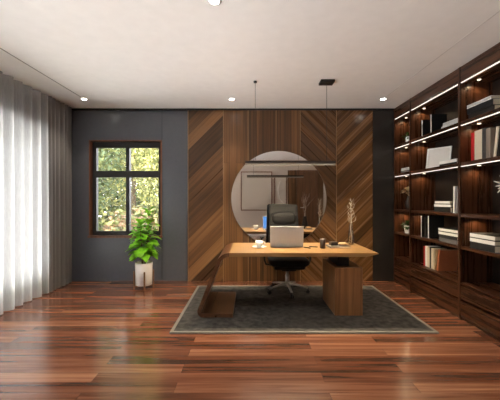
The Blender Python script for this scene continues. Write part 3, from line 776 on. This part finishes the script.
# near unit, top shelf
book(2.38, 3.20, Z1, .06, .36, .24, BLK, BLK, 'black book under a white one, top shelf of the near bookcase', True)
book(2.365, 3.20, Z1 + .0605, .06, .36, .24, BLK, BLK, 'black book directly below the white one, top shelf of near bookcase', True)
book(2.36, 3.205, Z1 + .121, .035, .34, .26, LGR, WHT, 'pale book on top of two dark ones, top shelf of near bookcase', True)
# near unit, second shelf
yy = Yp(471, 2.37)
for tt, hh, s_, l in ((.05, .30, RED, 'red book on the second shelf of the near bookcase'), (.105, .31, CRM, 'thick cream book beside the red one, second shelf'), (.05, .315, DGR, 'dark grey book right of the thick cream one, second shelf'), (.055, .30, TAU, 'taupe book right of the dark grey one, second shelf')):
    book(2.37, yy - tt / 2, Z2, tt, hh, .2, s_, s_, l); yy -= tt + .002
book(2.37, yy - .05, Z2 + .002, .03, .29, .2, CRM, CRM, 'cream book leaning against the taupe one, second shelf', lean=.13)
book(2.37, yy - .09, Z2 + .003, .03, .28, .2, BLK, BLK, 'black book leaning between cream and rust books, second shelf', lean=.15)
book(2.37, yy - .145, Z2 + .004, .05, .28, .2, BRN, BRN, 'rust brown book leaning last in the row, second shelf', lean=.18)
# near unit, fourth shelf
zz = Z4
for tt, s_, b_, l in ((.065, BLK, BLK, 'black book at the bottom of the stack, fourth shelf of near bookcase'), (.048, WHT, BLK, 'lower white book of the stack, fourth shelf of near bookcase'), (.048, WHT, BLK, 'topmost white book of the stack, fourth shelf of near bookcase')):
    book(2.36, 3.16, zz, tt, .34, .25, s_, b_, l, True, 0); zz += tt + e

# photo frame and box, second shelf of the middle unit
ph = thing('photo_frame', 'white photo frame leaning on the second shelf of the middle bookcase', 'picture frame', (2.43, 4.02, Z2 + .003), (0, math.radians(10), math.radians(32)))
bm = bmesh.new(); f = .02; w, h = .30, .27
box(bm, 0, .018, -w / 2, -w / 2 + f, 0, h); box(bm, 0, .018, w / 2 - f, w / 2, 0, h); box(bm, 0, .018, -w / 2 + f, w / 2 - f, 0, f); box(bm, 0, .018, -w / 2 + f, w / 2 - f, h - f, h)
link('picture_frame', bm, white_matt, ph)
bm = bmesh.new(); box(bm, .006, .014, -w / 2 + f, w / 2 - f, f, h - f); link('print', bm, mat('blank_print', srgb(214, 210, 206), .5, var=.02), ph)
book(2.345, 3.68, Z2, .02, .32, .22, BLK, BLK, 'black book lying under a white one beside the photo frame, second shelf', True)
book(2.345, 3.68, Z2 + .0205, .035, .32, .22, WHT, WHT, 'white book lying in front of the photo frame, second shelf', True)

# small plants and ornaments in the corner unit
def mini_plant(x, y, z, label, s=1.0):
    t = thing('small_plant', label, 'plant', (x, y, z))
    bm = bmesh.new(); lathe(bm, [(.032 * s, 0), (.036 * s, .004), (.045 * s, .085 * s), (.041 * s, .086 * s), (.038 * s, .07 * s)], 24); link('pot', bm, white_ceramic, t)
    bm = bmesh.new()
    for k in range(90):
        a = rnd.uniform(0, 2 * PI); el = rnd.uniform(.0, 1.4)
        d = Vector((math.cos(a) * math.cos(el), math.sin(a) * math.cos(el), math.sin(el)))
        leaf(bm, Vector((0, 0, .07 * s)) + d * .05 * s * rnd.uniform(.1, 1), d, Vector((.02, .01, 1)), .07 * s, .013 * s)
    link('foliage', bm, mini_leaf, t, recalc=False)
mini_plant(2.44, 4.76, Z1, 'small dark plant in a white pot on the top shelf of the corner bookcase', 1.15)
mini_plant(2.43, 4.76, Z4 + .0, 'small green plant in a white pot on the fourth shelf of the corner bookcase', 1.35)
book(2.38, 4.76, Z2, .04, .26, .2, GRY, GRY, 'grey book at the bottom of a pair, second shelf of corner bookcase', True)
book(2.38, 4.76, Z2 + .0405, .035, .24, .19, LGR, WHT, 'pale book on top of a grey one, second shelf of corner bookcase', True)
dv = thing('dried_bouquet', 'beige dried flowers in a dark vase on the third shelf of the corner bookcase', 'flowers', (2.45, 4.78, Z3_))
bm = bmesh.new(); lathe(bm, [(.035, 0), (.05, .03), (.055, .11), (.025, .19), (.03, .21), (.022, .205), (.02, .18)], 24); link('vase_body', bm, mat('dark_vase', srgb(46, 34, 28), .4, var=.1), dv)
bm = bmesh.new()
for k in range(70):
    a = rnd.uniform(0, 2 * PI); el = rnd.uniform(.1, 1.5)
    d = Vector((math.cos(a) * math.cos(el), math.sin(a) * math.cos(el), math.sin(el)))
    leaf(bm, Vector((0, 0, .26)) + d * .05, d, Vector((.02, .01, 1)), .08, .018)
for k in range(8):
    a = k * PI / 4; tube(bm, [(0, 0, .17), (.01 * math.cos(a), .01 * math.sin(a), .22), (.05 * math.cos(a), .05 * math.sin(a), .29)], .002, 5)
link('flower_heads', bm, dried, dv, recalc=False)
# white coral ornament at the picture's right edge, third shelf of the near unit
co = thing('coral_ornament', 'white branching coral ornament on the third shelf of the near bookcase', 'ornament', (2.47, 2.985, Z3_))
bm = bmesh.new(); lathe(bm, [(.05, 0), (.05, .012), (.012, .02), (.009, .24)], 16); link('stand', bm, black_metal, co)
bm = bmesh.new()
for k in range(16):
    a = k * 2.4; el = -1.0 + 2.2 * k / 15
    d = Vector((math.cos(a) * math.cos(el), math.sin(a) * math.cos(el), math.sin(el)))
    tube(bm, [Vector((0, 0, .30)) + d * .01, Vector((0, 0, .30)) + d * .06, Vector((0, 0, .30)) + d * .105], [.014, .010, .004], 7)
link('coral_branches', bm, white_matt, co)
